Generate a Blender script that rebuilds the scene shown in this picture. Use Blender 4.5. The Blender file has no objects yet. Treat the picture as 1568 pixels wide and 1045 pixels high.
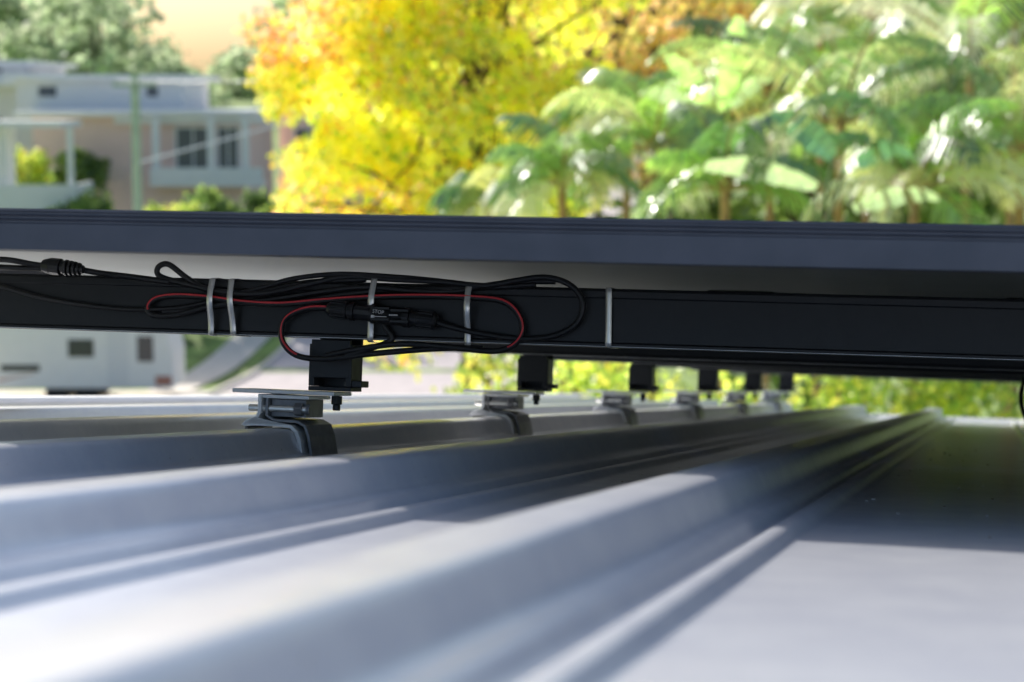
import bpy, math, random
import numpy as np
from mathutils import Vector, Matrix, Euler
random.seed(7); rng=np.random.default_rng(7)
scene=bpy.context.scene

# ---------------------------------------------------------------- frames
F=3049.0
CAM=Vector((0,0,9.5)); PITCH=math.atan(372.5/F); EYE=0.062
p=PITCH
Rcw=Matrix(((1,0,0),(0,math.sin(p),-math.cos(p)),(0,math.cos(p),math.sin(p))))
Yc=Vector((738,-77.5,-F)).normalized()
Xc=Vector((12597,-402.5,F)); Xc=(Xc-Yc*Xc.dot(Yc)).normalized()
Zc=Xc.cross(Yc)
Rr=Matrix((Xc,Yc,Zc)).transposed()
M=Matrix.Translation(CAM)@(Rcw@Rr).to_4x4()@Matrix.Translation((0,0,-EYE))   # roof frame -> world
def W(v): return M@Vector(v)
def face_pt(a,b,Y):
    """image pixel (a,b) projected onto the plane standing at distance Y up the roof, roof frame"""
    d=Vector((a-784,522.5-b,-F)); dx,dy,dz=d.dot(Xc),d.dot(Yc),d.dot(Zc)  # camera ray through image pixel a,b
    return Vector((dx/dy*Y,Y,EYE+dz/dy*Y))

# ---------------------------------------------------------------- helpers
def empty(name,loc=(0,0,0)):
    e=bpy.data.objects.new(name,None); scene.collection.objects.link(e); e.location=loc
    e.empty_display_size=.1
    return e
def par(o,e):
    o.parent=e; o.matrix_parent_inverse=Matrix.Translation(-Vector(e.location)); return o
def mesh_obj(name,verts,faces,mat,smooth=False,parent=None,mats=None,mi=None):
    me=bpy.data.meshes.new(name); me.from_pydata([tuple(v) for v in verts],[],faces)
    if mats: 
        for m in mats: me.materials.append(m)
        me.polygons.foreach_set('material_index',mi)
    else: me.materials.append(mat)
    if smooth: me.polygons.foreach_set('use_smooth',[True]*len(me.polygons))
    me.validate(); me.update()
    o=bpy.data.objects.new(name,me); scene.collection.objects.link(o)
    if parent: par(o,parent)
    return o
class MB:
    def __init__(s): s.v=[];s.f=[];s.m=[]
    def add(s,v,f,m=0):
        n=len(s.v); s.v+= [tuple(q) for q in v]; s.f+=[tuple(i+n for i in g) for g in f]; s.m+=[m]*len(f)
    def box(s,a,b,m=0,rot=None,ch=0):
        (x0,y0,z0),(x1,y1,z1)=a,b
        v=[Vector(q) for q in [(x0,y0,z0),(x1,y0,z0),(x1,y1,z0),(x0,y1,z0),(x0,y0,z1),(x1,y0,z1),(x1,y1,z1),(x0,y1,z1)]]
        if rot is not None:
            c=sum(v,Vector())/8; v=[c+rot@(q-c) for q in v]
        s.add(v,[(0,3,2,1),(4,5,6,7),(0,1,5,4),(1,2,6,5),(2,3,7,6),(3,0,4,7)],m)
    def cyl(s,p0,p1,r0,r1=None,n=16,m=0):
        r1=r0 if r1 is None else r1; p0,p1=Vector(p0),Vector(p1); d=(p1-p0).normalized()
        a=d.orthogonal().normalized(); b=d.cross(a); v=[]
        for P,r in((p0,r0),(p1,r1)):
            for i in range(n):
                t=2*math.pi*i/n; v.append(P+a*math.cos(t)*r+b*math.sin(t)*r)
        f=[(i,(i+1)%n,n+(i+1)%n,n+i) for i in range(n)]+[tuple(range(n-1,-1,-1)),tuple(range(n,2*n))]
        s.add(v,f,m)
    def prism(s,poly,ax,a0,a1,m=0):
        """closed 2d poly extruded along axis ax ('x' or 'y')"""
        n=len(poly); v=[]
        for t in(a0,a1):
            for (u,w) in poly: v.append((t,u,w) if ax=='x' else (u,t,w))
        f=[(i,(i+1)%n,n+(i+1)%n,n+i) for i in range(n)]+[tuple(range(n-1,-1,-1)),tuple(range(n,2*n))]
        s.add(v,f,m)
    def obj(s,name,mats,parent=None,xf=None,smooth=False,bevel=0):
        v=[xf@Vector(q) for q in s.v] if xf is not None else s.v
        o=mesh_obj(name,v,s.f,None,smooth,parent,mats,s.m)
        if bevel:
            b=o.modifiers.new('bev','BEVEL'); b.width=bevel; b.segments=2; b.limit_method='ANGLE'
        return o

def nt(mat): mat.use_nodes=True; return mat.node_tree.nodes,mat.node_tree.links
def pmat(name,col,rough=.5,metal=0,noise=0,nscale=20,bump=0,bscale=200,spec=.5,rvar=0,coat=0):
    m=bpy.data.materials.new(name); N,L=nt(m); b=N['Principled BSDF']
    b.inputs['Base Color'].default_value=(*col,1); b.inputs['Roughness'].default_value=rough
    b.inputs['Metallic'].default_value=metal; b.inputs['Specular IOR Level'].default_value=spec
    b.inputs['Coat Weight'].default_value=coat
    tc=N.new('ShaderNodeTexCoord')
    if noise or rvar:
        t=N.new('ShaderNodeTexNoise'); t.inputs['Scale'].default_value=nscale; t.inputs['Detail'].default_value=6
        L.new(tc.outputs['Object'],t.inputs['Vector'])
        if noise:
            r=N.new('ShaderNodeValToRGB'); r.color_ramp.elements[0].position=.3; r.color_ramp.elements[1].position=.7
            r.color_ramp.elements[0].color=(*[c*(1-noise) for c in col],1); r.color_ramp.elements[1].color=(*[min(.92,c*(1+noise)) for c in col],1)
            L.new(t.outputs['Fac'],r.inputs['Fac']); L.new(r.outputs['Color'],b.inputs['Base Color'])
        if rvar:
            mr=N.new('ShaderNodeMapRange'); mr.inputs[1].default_value=.3; mr.inputs[2].default_value=.7
            mr.inputs[3].default_value=rough-rvar; mr.inputs[4].default_value=rough+rvar
            L.new(t.outputs['Fac'],mr.inputs[0]); L.new(mr.outputs[0],b.inputs['Roughness'])
    if bump:
        t2=N.new('ShaderNodeTexNoise'); t2.inputs['Scale'].default_value=bscale; t2.inputs['Detail'].default_value=4
        L.new(tc.outputs['Object'],t2.inputs['Vector'])
        bp=N.new('ShaderNodeBump'); bp.inputs['Strength'].default_value=bump; bp.inputs['Distance'].default_value=.002
        L.new(t2.outputs['Fac'],bp.inputs['Height']); L.new(bp.outputs['Normal'],b.inputs['Normal'])
    return m
def leafmat(name,rough=.35,trans=.5,gloss=.08,tv=1.5):
    m=bpy.data.materials.new(name); N,L=nt(m); N.remove(N['Principled BSDF']); out=N['Material Output']
    a=N.new('ShaderNodeAttribute'); a.attribute_name='Col'
    d=N.new('ShaderNodeBsdfDiffuse'); t=N.new('ShaderNodeBsdfTranslucent'); g=N.new('ShaderNodeBsdfGlossy')
    g.inputs['Roughness'].default_value=rough
    h=N.new('ShaderNodeHueSaturation'); h.inputs['Value'].default_value=tv; h.inputs['Saturation'].default_value=1.0
    L.new(a.outputs['Color'],d.inputs['Color']); L.new(a.outputs['Color'],h.inputs['Color']); L.new(h.outputs['Color'],t.inputs['Color'])
    m1=N.new('ShaderNodeMixShader'); m1.inputs[0].default_value=trans; m2=N.new('ShaderNodeMixShader'); m2.inputs[0].default_value=gloss
    L.new(d.outputs[0],m1.inputs[1]);L.new(t.outputs[0],m1.inputs[2]);L.new(m1.outputs[0],m2.inputs[1]);L.new(g.outputs[0],m2.inputs[2])
    L.new(m2.outputs[0],out.inputs['Surface']); return m
def quads_obj(name,V,C,mat,parent=None):
    """V (n,4,3) quads, C (n,3) colours"""
    n=len(V); me=bpy.data.meshes.new(name)
    me.vertices.add(n*4); me.vertices.foreach_set('co',V.reshape(-1).astype(np.float32))
    me.loops.add(n*4); me.loops.foreach_set('vertex_index',np.arange(n*4,dtype=np.int32))
    me.polygons.add(n); me.polygons.foreach_set('loop_start',np.arange(0,n*4,4,dtype=np.int32))
    me.update(calc_edges=True)
    ca=me.color_attributes.new('Col','FLOAT_COLOR','CORNER')
    cc=np.ones((n*4,4),np.float32); cc[:,:3]=np.repeat(np.clip(C,0,.9),4,axis=0); ca.data.foreach_set('color',cc.reshape(-1))
    me.materials.append(mat)
    o=bpy.data.objects.new(name,me); scene.collection.objects.link(o)
    if parent: par(o,parent)
    return o
def norm(a): return a/(np.linalg.norm(a,axis=-1,keepdims=True)+1e-9)
def leaf_quads(P,size,aspect=.62,droop=0):
    n=len(P); d=norm(rng.normal(size=(n,3))+np.array([0,0,-droop])); s=norm(np.cross(d,rng.normal(size=(n,3))))
    L=(size*rng.uniform(.6,1.3,n))[:,None]
    return np.stack([P,P+d*L*.5+s*L*aspect*.5,P+d*L,P+d*L*.5-s*L*aspect*.5],1)
def clump_points(centres,radii,nper,shell=.55):
    P=[];K=[]
    for i,(c,r) in enumerate(zip(centres,radii)):
        d=norm(rng.normal(size=(nper,3))); rr=r*rng.uniform(shell,1.05,(nper,1))
        P.append(c+d*rr*np.array([1,1,.75])); K+= [i]*nper
    return np.concatenate(P),np.array(K)
def pick(cols,n,w=None):
    cols=np.array(cols); i=rng.choice(len(cols),n,p=w); return cols[i]*rng.uniform(.75,1.25,(n,1))
def limb(mb,p0,p1,r0,r1,seg=5,wob=.1,m=0):
    p0,p1=Vector(p0),Vector(p1); last=p0; L=(p1-p0).length
    for i in range(1,seg+1):
        t=i/seg; q=p0.lerp(p1,t)+(Vector(rng.normal(size=3))*wob*L/seg if i<seg else Vector())
        mb.cyl(last,q,r0+(r1-r0)*(i-1)/seg,r0+(r1-r0)*t,8,m); last=q

# ---------------------------------------------------------------- materials
def roof_material():
    m=bpy.data.materials.new('painted_steel'); N,L=nt(m); b=N['Principled BSDF']
    tc=N.new('ShaderNodeTexCoord'); 
    t=N.new('ShaderNodeTexNoise'); t.inputs['Scale'].default_value=22; t.inputs['Detail'].default_value=9; t.inputs['Roughness'].default_value=.7
    L.new(tc.outputs['Object'],t.inputs['Vector'])
    r=N.new('ShaderNodeValToRGB'); r.color_ramp.elements[0].position=.38; r.color_ramp.elements[1].position=.66
    r.color_ramp.elements[0].color=(.67,.68,.74,1); r.color_ramp.elements[1].color=(.76,.765,.80,1)
    L.new(t.outputs['Fac'],r.inputs['Fac'])
    v=N.new('ShaderNodeTexNoise'); v.inputs['Scale'].default_value=260; v.inputs['Detail'].default_value=2
    L.new(tc.outputs['Object'],v.inputs['Vector'])
    r2=N.new('ShaderNodeValToRGB'); r2.color_ramp.elements[0].position=.72; r2.color_ramp.elements[1].position=.76
    L.new(v.outputs['Fac'],r2.inputs['Fac'])
    mx=N.new('ShaderNodeMix'); mx.data_type='RGBA'; mx.inputs[7].default_value=(.45,.43,.4,1)
    L.new(r2.outputs['Color'],mx.inputs[0]); L.new(r.outputs['Color'],mx.inputs[6]); L.new(mx.outputs[2],b.inputs['Base Color'])
    b.inputs['Roughness'].default_value=.3
    b.inputs['Metallic'].default_value=.2; b.inputs['Specular IOR Level'].default_value=.6
    b.inputs['Coat Weight'].default_value=.35
    mr=N.new('ShaderNodeMapRange'); mr.inputs[1].default_value=.35; mr.inputs[2].default_value=.7; mr.inputs[3].default_value=.12; mr.inputs[4].default_value=.2
    L.new(t.outputs['Fac'],mr.inputs[0]); L.new(mr.outputs[0],b.inputs['Coat Roughness'])
    return m
ROOF=roof_material()
BLK=pmat('black_anodised_aluminium',(.020,.021,.023),.38,.3,.15,60,.05,900,rvar=.06)
FRM=pmat('panel_frame_anodised',(.085,.09,.11),.36,.4,.1,30,.03,700,rvar=.05)
BACK=pmat('backsheet',(.46,.48,.44),.5,0,.05,5)
LAB=pmat('label_paper',(.9,.9,.88),.5,0,.02,8)
GLASS=pmat('pv_glass',(.01,.012,.03),.08,0,.2,8)
GALV=pmat('galvanised_steel',(.9,.9,.9),.3,.1,.02,90,.05,400)
DGALV=pmat('dull_bracket_steel',(.25,.25,.26),.38,.4,.2,90,.1,400)
STEEL=pmat('stainless_steel',(.9,.88,.84),.27,.7,.04,200)
CAB=pmat('cable_rubber',(.012,.012,.013),.42,0,.2,100,.1,800)
RED=pmat('cable_red_stripe',(.75,.05,.06),.45)
PLAST=pmat('connector_plastic',(.014,.014,.015),.35,0,.2,100)
PRINT=pmat('white_print',(.8,.8,.8),.6)
WHITEP=pmat('white_paint',(.9,.9,.89),.5,0,.02,3)
GUT=pmat('gutter_paint',(.86,.86,.87),.4,0,.04,10)
EDGE=pmat('pale_rail_edge',(.7,.71,.73),.4,.3,.2,40)

# ---------------------------------------------------------------- roof
roof=empty('metal_roof',W((0,3,0)))
RIBS=[-1.173,-.928,-.683,-.438,-.190,.128,.37,.615,.86,1.105,1.35,1.595,1.84]
PZ=-.036
half=[(.008,.0006),(.016,0),(.0205,-.003),(.0275,-.020),(.031,-.0235),(.041,-.025),(.046,-.033),(.052,-.034),(.057,-.0285),(.066,-.0285),(.072,PZ),(.080,PZ)]
prof=[(-1.36,PZ)]
for c in RIBS:
    prof+= [(c-a,b) for a,b in reversed(half)]+[(c+a,b) for a,b in half]
prof.append((2.0,PZ))
def chaikin(P,k=2):
    for _ in range(k):
        Q=[P[0]]
        for a,b in zip(P[:-1],P[1:]):
            Q+= [(a[0]*.8+b[0]*.2,a[1]*.8+b[1]*.2),(a[0]*.2+b[0]*.8,a[1]*.2+b[1]*.8)]
        Q.append(P[-1]); P=Q
    return P
prof=chaikin(prof,2)
ys=np.concatenate([np.linspace(-1.2,.2,6),np.linspace(.3,6.7,40)])
v=[];f=[];n=len(prof)
for j,y in enumerate(ys):
    for (x,z) in prof:
        wz=.0005*math.sin(y*1.3+x*3)
        v.append(W((x,y,z+wz)))
for j in range(len(ys)-1):
    for i in range(n-1): f.append((j*n+i,j*n+i+1,(j+1)*n+i+1,(j+1)*n+i))
o=mesh_obj('roof_sheeting',v,f,ROOF,True,roof)
mb=MB()
mb.prism([(-1.40,.004),(-1.335,.004),(-1.335,-.004),(-1.392,-.004),(-1.392,-.16),(-1.40,-.16)],'y',-1.2,6.72)   # barge flashing
mb.obj('barge_flashing',[GUT],roof,M,bevel=.002)
mb=MB()
mb.prism([(6.705,-.046),(6.705,-.15),(6.86,-.15),(6.86,-.028),(6.90,-.028),(6.90,-.156),(6.70,-.156),(6.70,-.046)],'x',-1.4,2.0)
for c in RIBS:   # rib end caps
    mb.box((c-.026,6.70,-.036),(c+.026,6.712,-.001))
mb.obj('gutter',[WHITEP],roof,M)
# grit and leaf crumbs lying on the sheeting
gr=np.random.default_rng(3); mb=MB()
for k in range(170):
    x=gr.uniform(-.40,.05) if k%2 else gr.uniform(-.95,.05); y=gr.uniform(1.2,4.5)
    if min(abs(x-c) for c in RIBS)<.083: continue
    s=gr.uniform(.0005,.0012); z=PZ+.0005*math.sin(y*1.3+x*3)
    mb.box((x-s,y-s*1.3,z),(x+s,y+s*1.3,z+s*.8),k%5==0 and 1 or 0,rot=Euler((0,0,gr.uniform(0,3))).to_matrix())
mb.obj('grit',[pmat('grit_stone',(.55,.53,.5),.9),pmat('leaf_crumb',(.2,.14,.08),.9)],roof,M)
# house body under the roof
mb=MB()
cs=[W(q) for q in[(-1.25,-1.1,-.08),(1.9,-1.1,-.08),(1.9,6.6,-.08),(-1.25,6.6,-.08)]]
vv=[(c.x,c.y,0) for c in cs]+[tuple(c) for c in cs]
mb.add(vv,[(0,1,5,4),(1,2,6,5),(2,3,7,6),(3,0,4,7),(4,5,6,7)])
wall=pmat('render_wall',(.42,.4,.37),.8,0,.1,2)
house=empty('rendered_house',W((0,3,-2))); mb.obj('walls',[wall],house)

# ---------------------------------------------------------------- rails
RY=1.83; ZB=EYE+.0284; ZT=EYE+.084
def rail(Y,x0,x1):
    e=empty('mounting_rail',W(((x0+x1)/2,Y,ZB))); H=ZT-ZB
    P=[(0.0015,0),(0.0,.001),(0,.0035),(.0022,.0045),(.0022,H-.010),(.0008,H-.009),(.0008,H-.003),(.003,H-.0005),(.012,H-.0005),(.012,H-.009),(.024,H-.009),(.024,H-.0005),(.036,H-.0005),(.038,H-.003),(.038,.003),(.036,0)]
    mb=MB(); mb.prism([(Y+a,ZB+b) for a,b in P],'x',x0,x1); mb.obj('extrusion',[BLK],e,M,bevel=.0004)
    mb=MB(); mb.box((x0,Y-.0006,ZB+.0004),(x1,Y+.0008,ZB+.0009)); mb.obj('pale_lower_edge',[EDGE],e,M)  # thin pale strip along the lower front edge of the rail
    return e
rails=[rail(RY,-1.35,2.0)]+[rail(RY+.88*n,-.80,1.95) for n in range(1,6)]

# ---------------------------------------------------------------- solar panels
def panel(x0,x1,y0,y1,label=False):
    e=empty('solar_panel',W(((x0+x1)/2,(y0+y1)/2,ZT))); z0=ZT+.0003; H=.0325
    def side(ax,a0,a1,edge,sg):
        P=[(0,0),(0,.0205)]
        z=.0205
        for k in range(3): P+=[(.0012,z+.0008),(.0012,z+.0022),(0,z+.0030)]; z+=.0034
        P+=[(0,H-.0012),(.001,H),(.011,H),(.011,H-.0015),(.0022,H-.0015),(.0022,.0022),(.026,.0022),(.026,0)]
        poly=[(edge+sg*a,z0+b) for a,b in P]
        mb.prism(poly,ax,a0,a1)
    mb=MB(); side('x',x0,x1,y0,1); side('x',x0,x1,y1,-1)
    side('y',y0+.003,y1-.003,x0,1); side('y',y0+.003,y1-.003,x1,-1)
    mb.obj('frame',[FRM],e,M)
    mb=MB(); mb.box((x0+.0025,y0+.0025,z0+H-.0065),(x1-.0025,y1-.0025,z0+H-.0035),0); mb.box((x0+.0025,y0+.0025,z0+H-.0034),(x1-.0025,y1-.0025,z0+H-.0017),1)
    mb.obj('laminate',[BACK,GLASS],e,M)
    mb=MB()
    xm=(x0+x1)/2
    for q in(-.35,0,.35): mb.box((xm+q-.04,y0+.96,z0+.018),(xm+q+.04,y0+1.02,z0+H-.0068))
    mb.obj('junction_boxes',[PLAST],e,M,bevel=.002)
    if label:
        mb=MB(); mb.box((-.80,y0+.06,z0+H-.0072),(-.585,y0+.44,z0+H-.0067)); mb.obj('label',[LAB],e,M)
    return e
panel(-1.20,.60,1.43,2.56,True)
panel(.62,2.0,1.43,2.56)
y=2.58
for k in range(3):
    panel(-.80,.55,y,y+1.13); panel(.57,1.95,y,y+1.13); y+=1.15

# ---------------------------------------------------------------- feet on rib C
def foot(xc,Yc_):
    e=empty('rail_mounting_clamp',W((xc,Yc_,0)))
    y0,y1=Yc_-.035,Yc_+.035
    def strip(path,m,y0,y1,t=.003):
        pts=[Vector((a,b)) for a,b in path]; Lf=[];Rt=[]
        for i,q in enumerate(pts):
            d=((pts[min(i+1,len(pts)-1)]-pts[max(i-1,0)])).normalized(); nn=Vector((-d.y,d.x))*t/2
            Lf.append(q+nn); Rt.append(q-nn)
        mb.prism([(xc+q.x,q.y) for q in Lf+Rt[::-1]],'y',y0,y1,m)
    mb=MB()
    strip([(-.016,.034),(-.016,.016),(-.019,.010),(-.029,.0065),(-.033,.002),(-.031,.0035),(-.022,.0045),(.004,.0045),(.017,.003),(.0225,-.002),(.026,-.010),(.0285,-.024),(.033,-.028)],0,y0,y1,.0038)
    strip([(-.010,.034),(-.010,.013),(-.002,.0085),(.022,.0080),(.030,.004),(.034,-.006),(.038,-.026)],1,y0+.004,y1+.012,.003)
    strip([(-.030,.001),(-.034,-.010),(-.040,-.028)],1,y0+.004,y1+.004,.003)
    mb.box((-.0145+xc,y0+.002,.030),(.034+xc,y1-.002,.0335),0)
    mb.box((-.008+xc,y0+.012,.012),(.028+xc,y1-.006,.0295),1)
    mb.cyl((xc-.03,Yc_-.026,.02),(xc+.034,Yc_-.026,.02),.0035,n=12,m=2); mb.cyl((xc+.018,Yc_-.026,.02),(xc+.026,Yc_-.026,.02),.0068,n=6,m=1)
    mb.cyl((xc+.030,Yc_-.026,.02),(xc+.034,Yc_-.026,.02),.0055,n=12,m=1)
    mb.obj('saddle',[GALV,DGALV,STEEL],e,M,bevel=.0006)
    mb=MB(); mb.box((xc-.048,Yc_-.028,.0345),(xc+.058,Yc_+.028,.0385)); 
    mb.obj('base_plate',[GALV],e,M,bevel=.001)
    mb=MB(); xa=xc+.029
    mb.box((xa,Yc_+.008,.0392),(xa+.044,Yc_+.013,ZT-.01))           # upright of L foot
    mb.box((xa,Yc_-.022,.0392),(xa+.044,Yc_+.0078,.0435))
    mb.box((xa+.036,Yc_-.020,.0436),(xa+.054,Yc_+.004,.0500)); mb.box((xa,Yc_-.022,.0437),(xa+.006,Yc_+.0078,.085))
    mb.box((xa+.038,Yc_-.022,.0437),(xa+.044,Yc_+.0078,.085))
    mb.box((xa+.002,Yc_-.0224,.052),(xa+.042,Yc_-.018,ZB-.001))
    mb.cyl((xa+.026,Yc_-.01,.026),(xa+.026,Yc_-.01,.0344),.006,n=6); mb.cyl((xa+.026,Yc_-.01,.020),(xa+.026,Yc_-.01,.026),.0038,n=12)
    mb.obj('l_foot',[BLK],e,M,bevel=.0007)
for n_ in range(6):
    foot(-.683,1.875+.88*n_); foot(.615,1.875+.88*n_)
    
# ---------------------------------------------------------------- cables
def curve(name,pts,r,mat,parent,cyc=False):
    cu=bpy.data.curves.new(name,'CURVE'); cu.dimensions='3D'; cu.bevel_depth=r; cu.bevel_resolution=4; cu.resolution_u=6; cu.use_fill_caps=True
    s=cu.splines.new('NURBS'); s.points.add(len(pts)-1)
    for q,pp in zip(s.points,pts): q.co=(*pp,1)
    s.order_u=4; s.use_endpoint_u=True; cu.materials.append(mat)
    o=bpy.data.objects.new(name,cu); scene.collection.objects.link(o); par(o,parent); return o
def dens(pts):
    P=[np.array(q,float) for q in pts]; P=[2*P[0]-P[1]]+P+[2*P[-1]-P[-2]]; out=[]
    for i in range(1,len(P)-2):
        for t in np.linspace(0,1,6,endpoint=False):
            a,b,c,d=P[i-1:i+3]
            out.append(.5*((2*b)+(-a+c)*t+(2*a-5*b+4*c-d)*t*t+(-a+3*b-3*c+d)*t**3))
    out.append(P[-2]); return out
cab=empty('pv_cable_bundle',W(face_pt(560,470,RY)))
def cable(name,pts,off,red=None,r=.0029):
    P=[]
    for q in dens([(a,b,(q_[0] if q_ else off)) for a,b,*q_ in pts]):
        P.append(W(face_pt(q[0],q[1],RY-q[2]/1000)))
    curve(name,P,r,CAB,cab)
    if red:
        R=[]; up=(W((0,0,1))-W((0,0,0))); fr=W((.25,-1,0))-W((0,0,0))
        i0,i1=int(red[0]*len(P)),int(red[1]*len(P))
        for i in range(i0,i1): R.append(P[i]+(up*.6+fr).normalized()*(r-.0004))
        curve(name+'_stripe',R,.0011,RED,cab)
cable('cable_a',[(560,428,4),(480,432,4),(420,442,5),(360,452,5),(320,446,5),(285,425,5),(258,405,5),(242,410,5),(246,424,5),(290,436,6),(340,447,8),(400,450,9),(470,436,8),(530,424,5),(600,428,5),(680,432,5),(740,438,6),(790,430,8),(835,425,8),(872,436,8),(892,462,8),(884,494,8),(850,514,8),(800,519,7),(740,512,7),(700,503,8),(668,494,10)],5)
cable('cable_b',[(740,534,4),(700,533,4),(640,536,4),(560,543,4),(500,550,4),(455,545,5),(433,524,6),(432,498,7),(447,481,9),(475,472,10),(508,472,11)],4,red=(.5,1.0))
cable('cable_c',[(500,545,2),(560,533,5),(620,527,6),(700,533,6),(755,538,6),(785,530,7),(800,508,7),(795,484,7),(775,464,8),(740,457,8),(660,454,9),(580,455,9),(500,460,10),(430,466,10),(370,463,9),(320,456,8),(270,453,6),(238,458,5),(226,472,5),(236,483,5),(270,482,6),(320,470,7),(370,463,6),(440,464,5),(520,452,5),(600,444,4),(680,442,4),(760,440,4),(820,436,5)],5,red=(.17,.66))
cable('cable_d',[(-60,423,4),(0,438,4),(60,455,4),(130,467,4),(200,474,4),(270,472,5),(330,460,6),(400,441,7),(450,427,7),(520,420,5),(600,424,5),(660,429,4),(720,436,4),(800,440,3)],5,r=.0025)
cable('cable_e',[(250,478,5),(300,474,5),(350,466,6),(420,458,6),(500,446,6),(560,440,6),(640,446,6),(700,446,5),(730,440,5),(790,432,4),(850,431,4)],5)
cable('cable_f',[(-40,398,60),(10,398,60),(50,405,50),(75,408,45)],5)
cable('cable_g',[(-40,408,55),(10,410,55),(40,411,50),(75,411,45)],5)
cable('cable_h',[(118,412,40),(150,418,30),(200,424,10),(260,432,6)],5)
cable('tail_a',[(560,452,3),(590,500,4),(600,520,4),(570,533,4),(530,545,4)],5)
# connector
def connector(a0,b0,a1,b1,off,segs,nm):
    A=face_pt(a0,b0,RY-off/1000); B=face_pt(a1,b1,RY-off/1000); D=(B-A); mb=MB()
    for s0,s1,r0,r1,n_ in segs: mb.cyl(A+D*s0,A+D*s1,r0,r1,n_)
    d=D.normalized(); u=d.orthogonal().normalized(); w=d.cross(u)
    for base in((.02,.16),(.84,.97)):
        if nm!='mc_connector': break
        for k in range(12):
            t=2*math.pi*k/12; o_=(u*math.cos(t)+w*math.sin(t))*.0085
            mb.cyl(A+D*base[0]+o_,A+D*base[1]+o_,.0010,n=6)
    mb.obj(nm,[PLAST],cab,M,bevel=.0005)
    return A,B,D
A,B,D=connector(505,473,668,492,12,[(-.02,.02,.0055,.008,16),(.02,.17,.0085,.0085,16),(.17,.2,.0075,.0075,16),(.2,.24,.0092,.0092,16),(.24,.40,.0075,.0082,12),(.40,.44,.0098,.0098,16),(.44,.70,.0088,.0088,8),(.70,.76,.0096,.0096,16),(.76,.82,.0072,.0072,16),(.82,.98,.0085,.0085,16),(.98,1.01,.008,.0055,16)],'mc_connector')
mb=MB()
for t0 in(.42,.60):
    q=A+D*t0; mb.box((q.x,q.y-.0112,q.z+.004),(q.x+.018,q.y-.0085,q.z+.0065)); mb.box((q.x,q.y-.0112,q.z-.0065),(q.x+.018,q.y-.0085,q.z-.004))
mb.obj('connector_latches',[PLAST],cab,M,bevel=.0004)
connector(66,407,128,413,45,[(0,.2,.006,.0085,14),(.2,.45,.0085,.0085,14),(.45,.55,.0065,.0065,14),(.55,.62,.008,.008,14),(.66,.72,.0075,.0075,14),(.76,.82,.007,.007,14),(.86,.92,.0062,.0062,14),(.5,1,.005,.004,14)],'cable_gland')
tx=bpy.data.curves.new('print','FONT'); tx.body='STOP'; tx.size=.0048; tx.extrude=.00005; tx.align_x='CENTER'
to=bpy.data.objects.new('connector_print',tx); scene.collection.objects.link(to); tx.materials.append(PRINT)
q=A+D*.49; 
to.matrix_world=M@Matrix.Translation((q.x,q.y-.0118,q.z+.0008))@Matrix.Rotation(math.radians(6.5),4,'Y')@Matrix.Rotation(math.radians(90),4,'X')
bpy.context.view_layer.update(); mw=to.matrix_world.copy(); to.parent=cab; to.matrix_world=mw
mb=MB(); q=A+D*.49
mb.box((q.x-.006,q.y-.0121,q.z-.0024),(q.x+.008,q.y-.0090,q.z-.0018)); mb.box((q.x-.0068,q.y-.0121,q.z-.0034),(q.x-.0042,q.y-.0090,q.z-.0008))
for k in range(5): mb.box((q.x+.011+k*.0018,q.y-.0121,q.z-.001),(q.x+.0118+k*.0018,q.y-.0090,q.z+.0004))
mb.obj('connector_arrow',[PRINT],cab,M)
# faint lettering along the long cable
mb=MB()
for k in range(34):
    if k%7==6: continue
    a=605+k*2.6; q=face_pt(a,444.6,RY-.0073); mb.box((q.x-.0005,q.y-.0003,q.z-.0005),(q.x+.0005,q.y+.0006,q.z+.0006))
mb.obj('cable_print',[pmat('grey_print',(.3,.3,.3),.6)],cab,M)
def tie(a,bt,bb,lean=0):
    mb=MB(); n=14; w=.0030
    P0=face_pt(a,bt,RY); P1=face_pt(a+lean,bb,RY)
    pts=[]
    for i in range(n+1):
        t=i/n; bul=.0045+.0085*math.exp(-((t-.35)/.33)**2) if a<900 else .0018
        q=P0.lerp(P1,t); pts.append(Vector((q.x,RY-bul,q.z)))
    pts=[Vector((pts[0].x,RY+.03,pts[0].z+.001)),Vector((pts[0].x,RY,pts[0].z+.001))]+pts+[Vector((pts[-1].x,RY,pts[-1].z-.0012)),Vector((pts[-1].x,RY+.036,pts[-1].z-.0012))]
    v=[];f=[]
    for q in pts: v+=[q+Vector((-w,0,0)),q+Vector((w,0,0))]
    f=[(2*i,2*i+1,2*i+3,2*i+2) for i in range(len(pts)-1)]
    mb.add(v,f); o=mb.obj('stainless_cable_tie',[STEEL],None,M,smooth=True)
    s=o.modifiers.new('s','SOLIDIFY'); s.thickness=.0005
    return o
tie(330,428,512,-4); tie(359,429,512,1); tie(577,428,522,-8); tie(721,438,530,-3); tie(933,443,530,-1)
dc=empty('hanging_cable',W((.1,3.2,.1)))
curve('cable',[W(q) for q in dens([(.06,3.3,.146),(.05,3.2,.10),(.04,3.1,.055),(.05,3.05,.02),(.08,3.1,.0),(.16,3.2,.03),(.2,3.3,.146)])],.0035,CAB,dc)

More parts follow.
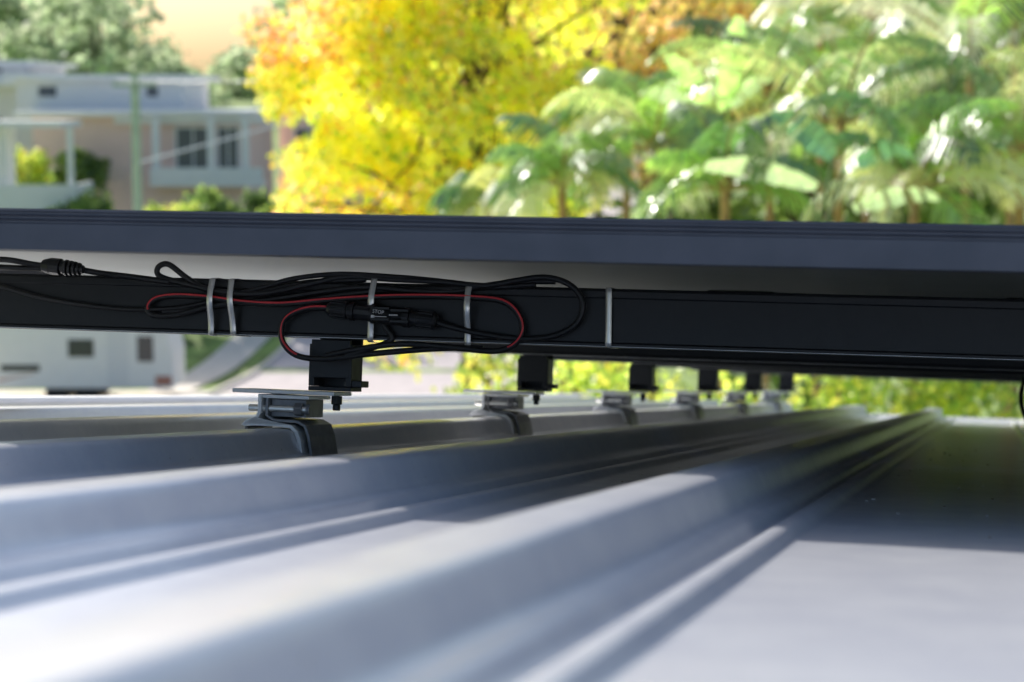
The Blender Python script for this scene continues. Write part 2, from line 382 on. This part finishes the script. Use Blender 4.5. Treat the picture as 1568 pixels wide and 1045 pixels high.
# ================================================================ BACKGROUND
def sst(a,b,x): t=np.clip((x-a)/(b-a),0,1); return t*t*(3-2*t)
def terrain(x,y): return 4*sst(67,92,y)+8*sst(95,260,y)
gx=np.concatenate([np.linspace(-900,-80,12),np.linspace(-70,70,29),np.linspace(80,900,12)])
gy=np.concatenate([np.linspace(-300,-20,6),np.linspace(0,140,57),np.linspace(150,2000,40)])
v=[(x,y_,float(terrain(x,y_))) for y_ in gy for x in gx]; n=len(gx)
f=[(j*n+i,j*n+i+1,(j+1)*n+i+1,(j+1)*n+i) for j in range(len(gy)-1) for i in range(n-1)]
gm=pmat('grass_ground',(.25,.34,.09),.9,0,.5,.8)
mesh_obj('ground',v,f,gm,True)
def strip_sheet(name,xs0,xs1,ylist,dz,mat):
    v=[];f=[]
    for y_ in ylist: v+=[(xs0(y_),y_,float(terrain(0,y_))+dz),(xs1(y_),y_,float(terrain(0,y_))+dz)]
    for i in range(len(ylist)-1): f.append((2*i,2*i+1,2*i+3,2*i+2))
    return mesh_obj(name,v,f,mat)
YL=list(np.linspace(5,140,120))
asph=pmat('road_concrete',(.66,.57,.54),.8,0,.12,1.5)
conc=pmat('kerb_concrete',(.78,.70,.60),.8,0,.1,4)
cx=lambda y_: -5.0+(y_-62)*.16
strip_sheet('road',lambda y_:cx(y_)-4.8,lambda y_:cx(y_)+4.8,YL,.02,asph)
mb=MB()
for s in(-1,1):
    for a,b in zip(YL[:-1],YL[1:]):
        za,zb=float(terrain(0,a)),float(terrain(0,b)); xa,xb=cx(a)+s*4.8,cx(b)+s*4.8; w=.16*s
        mb.add([(xa,a,za),(xb,b,zb),(xb,b,zb+.13),(xa,a,za+.13),(xa+w,a,za+.13),(xb+w,b,zb+.13)],[(0,1,2,3),(3,2,5,4)])
mb.obj('kerb',[conc])
strip_sheet('pavement',lambda y_:cx(y_)-7.2,lambda y_:cx(y_)-5.8,YL,.05,conc)
mesh_obj('driveway',[(-18,57,.03),(-9.9,57,.03),(-9.0,64.2,.03),(-18,64.2,.03)],[(0,1,2,3)],conc)

# caravan
def caravan(x,y_):
    e=empty('caravan',(x,y_,0)); mb=MB()
    poly=[(-3.0,.5),(-3.1,1.2),(-3.0,2.2),(-2.7,2.52),(2.2,2.62),(2.85,2.5),(3.05,1.6),(3.05,.5)]
    mb.prism([(x+a,b) for a,b in poly],'y',y_,y_+2.3,0)
    mb.box((x-2.2,y_+.3,2.6),(x-.9,y_+1.2,2.80),0); mb.box((x+.3,y_+.5,2.6),(x+1.0,y_+1.3,2.78),0)
    mb.obj('body',[WHITEP],e,bevel=.04)
    mb=MB()
    mb.box((x+1.95,y_-.02,1.35),(x+2.45,y_-.005,2.15)); mb.box((x-2.3,y_-.02,1.05),(x-1.1,y_-.005,1.25)); mb.box((x-.2,y_-.02,1.5),(x+.6,y_-.005,2.05))
    mb.obj('windows',[pmat('caravan_window',(.08,.08,.09),.1)],e)
    mb=MB(); mb.add([(x-2.6,y_-.008,.75),(x-2.3,y_-.008,.75),(x-1.2,y_-.008,1.0),(x-1.3,y_-.008,1.0)],[(0,1,2,3)]); mb.box((x+2.5,y_-.012,.6),(x+3.0,y_-.004,.9))
    mb.obj('stripe',[pmat('stripe_red',(.5,.22,.16),.5)],e)
    mb=MB(); mb.box((x+1.0,y_-.02,.55),(x+1.65,y_-.004,2.35)); mb.obj('door',[pmat('door_paint',(.8,.81,.82),.5)],e)
    mb=MB()
    for q in(-.6,.35): 
        for yy in(y_+.02,y_+2.05): mb.cyl((x+q,yy,.35),(x+q,yy+.22,.35),.35,n=24); 
    mb.obj('wheels',[pmat('tyre',(.02,.02,.02),.8)],e)
    mb=MB(); mb.box((x-4.4,y_+1.1,.45),(x-2.9,y_+1.2,.55)); mb.cyl((x-4.2,y_+1.15,0),(x-4.2,y_+1.15,.5),.05)
    mb.obj('drawbar',[DGALV],e)
caravan(-13.6,61.4)

# buildings
pink=pmat('pink_render',(.9,.66,.60),.85,0,.03,1)
grey=pmat('grey_cladding',(.88,.86,.85),.7,0,.03,1)
slab=pmat('light_metal_roof',(.9,.9,.9),.4,.1,.02,1)
wnd=pmat('window_glass',(.16,.17,.19),.08)
def building(name,x0,x1,y0,y1,z0,z1,wallm,wins,roofover=.5,upper=None):
    e=empty(name,((x0+x1)/2,y0,z0)); mb=MB()
    mb.box((x0,y0,z0),(x1,y1,z1)); mb.obj('walls',[wallm],e)
    mb=MB(); mb.box((x0-roofover,y0-roofover,z1),(x1+roofover,y1+roofover,z1+.28)); mb.box((x0-roofover-.05,y0-roofover-.12,z1+.05),(x1+roofover+.05,y0-roofover-.002,z1+.24))
    mb.obj('roof',[slab],e)
    mw_=MB(); mf=MB()
    for (a,b,c,d) in wins:
        mw_.box((a,y0-.02,c),(b,y0-.004,d)); w=.09
        mf.box((a-w,y0-.07,c-w),(a,y0-.003,d+w)); mf.box((b,y0-.07,c-w),(b+w,y0-.003,d+w)); mf.box((a,y0-.07,c-w),(b,y0-.003,c)); mf.box((a,y0-.07,d),(b,y0-.003,d+w))
        mf.box(((a+b)/2-.03,y0-.06,c),((a+b)/2+.03,y0-.021,d))
    if wins: mw_.obj('windows',[wnd],e); mf.obj('window_frames',[WHITEP],e)
    if upper:
        ux0,ux1,uy0,uz1=upper; mb=MB(); mb.box((ux0,uy0,z1+.285),(ux1,y1-.5,uz1)); mb.obj('upper_storey',[grey],e)
        mb=MB(); mb.box((ux0-.5,uy0-.5,uz1),(ux1+.5,y1,uz1+.22)); 
        mb.obj('upper_roof',[slab],e)
        mb=MB(); mb.box((ux0+1,uy0-.02,z1+.85),(ux0+1.8,uy0-.004,uz1-.3)); mb.box((ux1-1.6,uy0-.02,z1+.85),(ux1-1.1,uy0-.004,uz1-.3))
        mb.obj('upper_windows',[wnd],e)
    return e
b1=building('townhouse',-20.6,-11.6,86,97,2.5,8.7,pink,[(-14.4,-13.0,6.5,8.2),(-12.6,-11.8,6.5,8.2),(-14.0,-12.5,4.0,5.2)],.6,(-22,-14.6,89,10.3))
mb=MB()
for q in(-15.3,-12.95,-11.5): mb.box((q,85.0,6.0),(q+.3,85.25,8.68))
mb.box((-15.4,84.9,5.75),(-10.6,85.98,5.99)); mb.box((-15.4,84.9,6.0),(-10.6,84.98,6.55)); mb.box((-17.0,85.6,8.4),(-10.2,85.98,8.68)); mb.obj('balcony',[WHITEP],b1)
b2=building('apartment_building',-30,-21,92,104,3,10.0,grey,[(-25,-23.4,7,8.6),(-28,-26.5,7,8.6)],.7,(-29,-23,95,11.0))
b3=building('brick_townhouse',-11.4,-5,98,108,4,9.6,pink,[(-10.6,-9.2,6.5,8.0),(-8.4,-7,6.5,8)],.5,(-10.8,-6,100,11.0))
dk=empty('white_deck',(-20.5,78,3)); mb=MB()
mb.box((-24.5,77.5,2),(-17.0,80.5,5.0)); mb.box((-24.5,77.4,5.0),(-16.9,77.55,6.15)); mb.box((-17.05,77.56,5.0),(-16.9,80.5,6.15))
for q in(-20.6,-19.9,-17.3): mb.box((q,77.7,6.15),(q+.22,77.9,8.35))
mb.box((-24.5,77.2,8.35),(-17.4,81,8.6)); mb.box((-24.5,80.3,5.0),(-20.0,80.5,8.35))
mb.obj('deck',[WHITEP],dk)
pole=empty('power_pole',(-12.3,65.5,0)); mb=MB(); mb.cyl((-12.3,65.5,0),(-12.3,65.5,10.25),.17,.14,14)
mb.box((-13.0,65.33,9.85),(-11.6,65.45,9.95))
for q in(-12.9,-12.6,-12.0,-11.7): mb.cyl((q,65.39,9.95),(q,65.39,10.08),.04)
mb.obj('pole',[pmat('treated_timber',(.45,.58,.42),.8,0,.15,3)],pole)
for q in(-12.9,-11.7):
    pts=[Vector((q,65.39,10.05)).lerp(Vector((q+24,40,13.5)),t)-Vector((0,0,1.2*4*t*(1-t))) for t in np.linspace(0,1,10)]
    curve('wire',pts,.012,DGALV,pole)
pts=[Vector((-12.2,65.4,7.4)).lerp(Vector((-6.5,82,9.2)),t) for t in np.linspace(0,1,5)]
curve('service_wire',pts,.04,WHITEP,pole)

# ---- foliage
LM=leafmat('leaf_translucent',.4,.58,.06,1.8); LG=leafmat('leaf_glossy',.34,.45,.2,2.0)
bark=pmat('bark',(.10,.07,.055),.9,0,.3,8); barko=pmat('palm_trunk_bark',(.5,.3,.15),.8,0,.3,6)
def cloud_tree(name,base,trunk_top,centres_fn,nclump,crad,nper,leaf,colfn,trunk_r=.2,limbs=8,mat=None,bk=bark,droop=.3):
    mat=mat or LM
    e=empty(name,base); mb=MB(); limb(mb,base,trunk_top,trunk_r,trunk_r*.45,8,.06)
    C=centres_fn(nclump); R=crad*rng.uniform(.6,1.35,nclump)
    b=np.array(base); t=np.array(trunk_top)
    for i in rng.choice(nclump,min(limbs,nclump),replace=False):
        s=b+(t-b)*rng.uniform(.45,.98); limb(mb,s,C[i],trunk_r*.3,.015,5,.12)
    mb.obj('trunk_and_limbs',[bk],e)
    P,K=clump_points(C,R,nper); V=leaf_quads(P,leaf,.7,droop)
    shade=rng.uniform(.75,1.2,nclump)[K][:,None]
    quads_obj('crown',V,colfn(P,len(P))*shade,mat,e)
def ell(c,r,fill=.35,zmin=None):
    def fn(n):
        d=norm(rng.normal(size=(n,3))); q=np.array(c)+d*np.array(r)*(rng.uniform(fill,1,(n,1))**.6)
        if zmin is not None: q[:,2]=np.maximum(q[:,2],zmin)
        return q
    return fn
def autumn(P,n):
    c=pick([(.9,.80,.10),(.80,.84,.12),(.54,.68,.09),(.9,.66,.10),(.9,.85,.26),(.30,.44,.07)],n,[.28,.26,.16,.1,.12,.08])
    o=pick([(.9,.56,.3),(.9,.46,.3),(.9,.62,.22)],n)
    pr=.03+.6*((P[:,0]<-2.5)&(P[:,2]>10.0))+.14*(P[:,2]>10.9)+.25*(P[:,2]<8.3)*(P[:,0]<-1.4)
    m=(rng.uniform(size=n)<pr)[:,None]; return np.where(m,o,c)
cloud_tree('autumn_sweetgum_tree',(-.7,30,0),(-.55,30,12.2),ell((-.95,30,9.9),(2.95,2.1,4.3),.15),215,.5,135,.14,autumn,.15,40)
def autumn2(P,n): return pick([(.76,.62,.2),(.8,.7,.2),(.82,.5,.26),(.56,.6,.18),(.5,.36,.16)],n)
cloud_tree('brown_autumn_tree',(2.6,38,0),(2.6,38,13),ell((2.0,38,12.0),(3.9,3,4.2),.3),130,.7,110,.18,autumn2,.2,30)
def green(P,n): return pick([(.13,.22,.05),(.2,.3,.06),(.3,.4,.09),(.07,.12,.03)],n)
def greeny(P,n): return pick([(.3,.42,.08),(.5,.6,.12),(.85,.75,.14),(.2,.3,.06),(.65,.68,.12)],n,[.22,.28,.2,.1,.2])
for i,(x,y_,z,r) in enumerate([(6.5,42,8.5,4.5),(12.5,44,9.5,5),(1.5,46,8,4)]):
    cloud_tree('broadleaf_tree',(x,y_,0),(x,y_,z+1),ell((x,y_,z),(r,3,5.2),.5),90,1.0,80,.32,green,.3,14)
def shrub(name,c,r,nc,crad,nper,leaf,fn):
    cloud_tree(name,(c[0],c[1],0),(c[0],c[1],c[2]),ell(c,r,.3),nc,crad,nper,leaf,fn,.05,10)
for (x,y_,z) in [(-.2,18,5.4),(.85,17.6,5.4),(1.9,18,5.4),(3.0,17.6,5.3),(4.1,18,5.3)]:
    shrub('garden_shrub',(x,y_,z),(.62,.8,1.95),60,.34,90,.10,greeny)
for (x,y_,z,r,fn) in [(-16.6,76,4.4,1.5,green),(-15.0,75,4.0,1.1,greeny),(-13.0,76,4.2,1.5,greeny),(-11.3,77,4.6,1.8,green),(-9.0,78,4.4,2.0,green),(-18.2,84,6.4,1.1,green),(-20.4,83,6.3,1.2,greeny)]:
    cloud_tree('background_shrub',(x,y_,1.0),(x,y_,z),ell((x,y_,z),(r,r,r*.9),.2),26,.5,80,.28,fn,.08,5)
def euc(P,n): return pick([(.36,.44,.26),(.44,.52,.32),(.28,.35,.2),(.52,.56,.38)],n)
e=empty('distant_tree_mass',(-30,170,8)); Cs=[];Rs=[]; mb=MB()
for k in range(80):
    x=rng.uniform(-62,40) if k<48 else rng.uniform(-62,-30); y_=rng.uniform(140,215); tt=x/(y_/170)
    gap=-31<tt<-22.5
    zb=float(terrain(x,y_)); h=rng.uniform(7,12)*(.3 if gap else 1); limb(mb,(x,y_,zb),(x,y_,zb+h),.2,.08,5,.06)
    for q in range(12):
        xx=x+rng.normal()*(2.4 if not gap else 1); zz=zb+h*rng.uniform(.1,1.2)
        if -29.5<xx/(y_/170)<-24 and zz>13.5: continue
        Cs.append((xx,y_+rng.normal()*2,zz)); Rs.append(rng.uniform(.9,2.0))
mb.obj('trunks',[bark],e)
P,K=clump_points(np.array(Cs),np.array(Rs),42,.4); quads_obj('crowns',leaf_quads(P,.85,.7),euc(P,len(P))*rng.uniform(.7,1.3,len(Cs))[K][:,None],LM,e)

# palms
def palm(name,crown,base,nf,L,lw=.032,llen=.48,tilt=(80,0),dark=1.0,tr=.05,cols=None):
    e=empty(name,base); mb=MB(); limb(mb,base,crown,tr*1.2,tr,8,.02); 
    V=[];C=[]
    cols=cols or [(.42,.64,.12),(.58,.76,.2),(.15,.3,.07),(.72,.84,.28),(.85,.87,.58),(.09,.18,.05),(.26,.42,.1),(.7,.7,.28)]
    for i in range(nf):
        az=2*math.pi*(i*.381966)+rng.uniform(-.3,.3); k=i/nf
        e0=math.radians(tilt[0]+(tilt[1]-tilt[0])*k+rng.uniform(-8,8)); bend=math.radians(rng.uniform(75,130))
        Lf=L*rng.uniform(.8,1.2); seg=26; P=Vector(crown); h=Vector((math.cos(az),math.sin(az),0)); side=Vector((-math.sin(az),math.cos(az),0))
        col=np.array(cols[rng.integers(len(cols))])*dark*rng.uniform(.8,1.2); last=P.copy(); tw=rng.uniform(-.5,.5)
        for j in range(seg):
            t=j/seg; el=e0-bend*t**1.4; d=h*math.cos(el)+Vector((0,0,math.sin(el))); Pn=P+d*Lf/seg
            if j%4==3: mb.cyl(last,Pn,.02*(1-t)+.005,.02*(1-t)+.004,5); last=Pn.copy()
            if t>.12:
                up=side.cross(d)*-1
                if up.z<0: up=-up
                w=llen*(math.sin(math.pi*min(1,(t-.05)/.95)**.75))*.9+.08
                for s in(-1,1):
                    for rep in(0,.5):
                        if rng.uniform()<.05: continue
                        Q=P+d*Lf/seg*rep; w2=w*rng.uniform(.85,1.1)
                        dd=(side*s*math.cos(tw*s)+d*.6+up*.45+Vector((0,0,rng.uniform(-.4,.1)))).normalized()
                        d2=(dd+Vector((0,0,-1.3))).normalized(); wv=(d*lw*.5)
                        m1=Q+dd*w2*.42; m2=m1+d2*w2*.68
                        V.append([Q-wv*.5,Q+wv*.5,m1+wv,m1-wv]); V.append([m1-wv,m1+wv,m2+wv*.15,m2-wv*.15])
                        cc=col*rng.uniform(.75,1.3); C+= [cc,cc]
            P=Pn
    mb.obj('trunk',[barko],e)
    quads_obj('fronds',np.array([[tuple(q) for q in g] for g in V]),np.array(C),LG,e)
def wp(px,py,d): return ((px-784)/F*d, d, 9.5-(py-150)/F*d)
def wb(px,d): return ((px-784)/F*d,d,0)
for (px,py,d,nf,L) in [(1285,190,21,12,1.9),(1480,110,22,13,2.2),(1000,230,23,13,1.5),(860,280,22,13,1.2),(1180,150,25,13,1.8),(1560,240,20,12,1.8),(1110,290,20,10,1.2),(1400,290,19.5,11,1.5),(1330,30,26,14,2.1),(960,190,26,13,1.2),(1545,20,24,13,2.1),(750,315,23,10,.7),(1250,60,28,12,1.8)]:
    palm('palm_tree',wp(px,py,d),wb(px+rng.uniform(-20,20),d),nf,L)
def banana(name,base,leaves):
    e=empty(name,base); V=[];C=[]; mb=MB()
    for (root,dirv,L,w,bend,col) in leaves:
        P=Vector(root); d=Vector(dirv).normalized(); mid=Vector((base[0],base[1],P.z-1.0)); mb.cyl(base,mid,.06,.045,8); mb.cyl(mid,P,.03,.015,8)
        side=d.cross(Vector((rng.uniform(-.5,.5),1,rng.uniform(0,.5)))).normalized(); seg=22; prev=None; yaw=rng.uniform(-.4,.4)
        for j in range(seg+1):
            t=j/seg; dd=(d+Vector((yaw*t,0,-bend*t*t))).normalized(); ww=w*math.sin(math.pi*min(.98,t*.9+.08))**.7
            nrm=dd.cross(side); ja,jb=rng.uniform(.8,1.05),rng.uniform(.8,1.05); a=P+side*ww*.5*ja+nrm*ww*rng.uniform(.05,.3); b=P-side*ww*.5*jb+nrm*ww*rng.uniform(.05,.3)
            if prev:
                V.append([prev[1],prev[0],a,P.copy()]); V.append([prev[2],prev[1],P.copy(),b]); C+= [np.array(col)*rng.uniform(.85,1.15) for _ in(0,1)]
            prev=(a,P.copy(),b); P=P+dd*L/seg
            if rng.uniform()<.2: prev=(P+side*ww*.45+nrm*ww*.25,P.copy(),P-side*ww*.45+nrm*ww*.02)
    mb.obj('stems',[pmat('banana_stem',(.2,.26,.08),.6)],e)
    quads_obj('leaves',np.array([[tuple(q) for q in g] for g in V]),np.array(C),LG,e)
br=(.6,.9,.25); dg=(.10,.24,.09); mg=(.5,.65,.3)
banana('banana_plant',wb(1080,21),[(wp(1105,170,21),(.12,.1,1),1.05,.30,.15,br),(wp(1080,165,21),(-.5,0,1),.75,.26,.5,br),(wp(1110,165,21),(.7,0,.8),.6,.2,1.0,mg),(wp(1060,160,21),(-1,0,.5),.6,.2,.8,mg)])
banana('banana_plant',wb(1240,18),[(wp(1275,240,18),(-1,.2,1.0),.7,.28,.5,dg),(wp(1250,285,18),(-1,-.2,.35),1.2,.22,.6,mg),(wp(1290,260,18),(1,.3,.6),.8,.2,1.2,dg),(wp(1300,320,18),(1,-.1,.4),.9,.2,.9,mg)])

# ---------------------------------------------------------------- light
sun_roof=Vector((-1.30,1.0,1.2)).normalized()
sd=(M.to_3x3()@sun_roof).normalized()
el=math.asin(sd.z); az=math.atan2(sd.x,sd.y)
sl=bpy.data.lights.new('sun','SUN'); sl.energy=5.0; sl.angle=math.radians(.53); sl.color=(1,.97,.92)
so=bpy.data.objects.new('sun',sl); scene.collection.objects.link(so); so.rotation_euler=sd.to_track_quat('Z','Y').to_euler(); so.location=(0,0,40)
w=bpy.data.worlds.new('World'); scene.world=w; w.use_nodes=True
N=w.node_tree.nodes; L=w.node_tree.links; bg=N['Background']; sky=N.new('ShaderNodeTexSky'); sky.sky_type='NISHITA'; sky.sun_disc=False
sky.sun_elevation=el; sky.sun_rotation=az; sky.air_density=1.15; sky.dust_density=3.2; sky.ozone_density=3.0; L.new(sky.outputs[0],bg.inputs[0]); bg.inputs[1].default_value=.15

# ---------------------------------------------------------------- camera
cd=bpy.data.cameras.new('camera'); co=bpy.data.objects.new('camera',cd); scene.collection.objects.link(co)
co.location=CAM; co.rotation_euler=(math.pi/2-PITCH,0,0); cd.sensor_width=36; cd.lens=70; cd.clip_start=.02; cd.clip_end=5000
cd.dof.use_dof=True; cd.dof.focus_distance=1.90; cd.dof.aperture_fstop=7.8; cd.dof.aperture_blades=9
scene.camera=co
scene.view_settings.view_transform='Standard'; scene.view_settings.look='None'; scene.view_settings.exposure=0
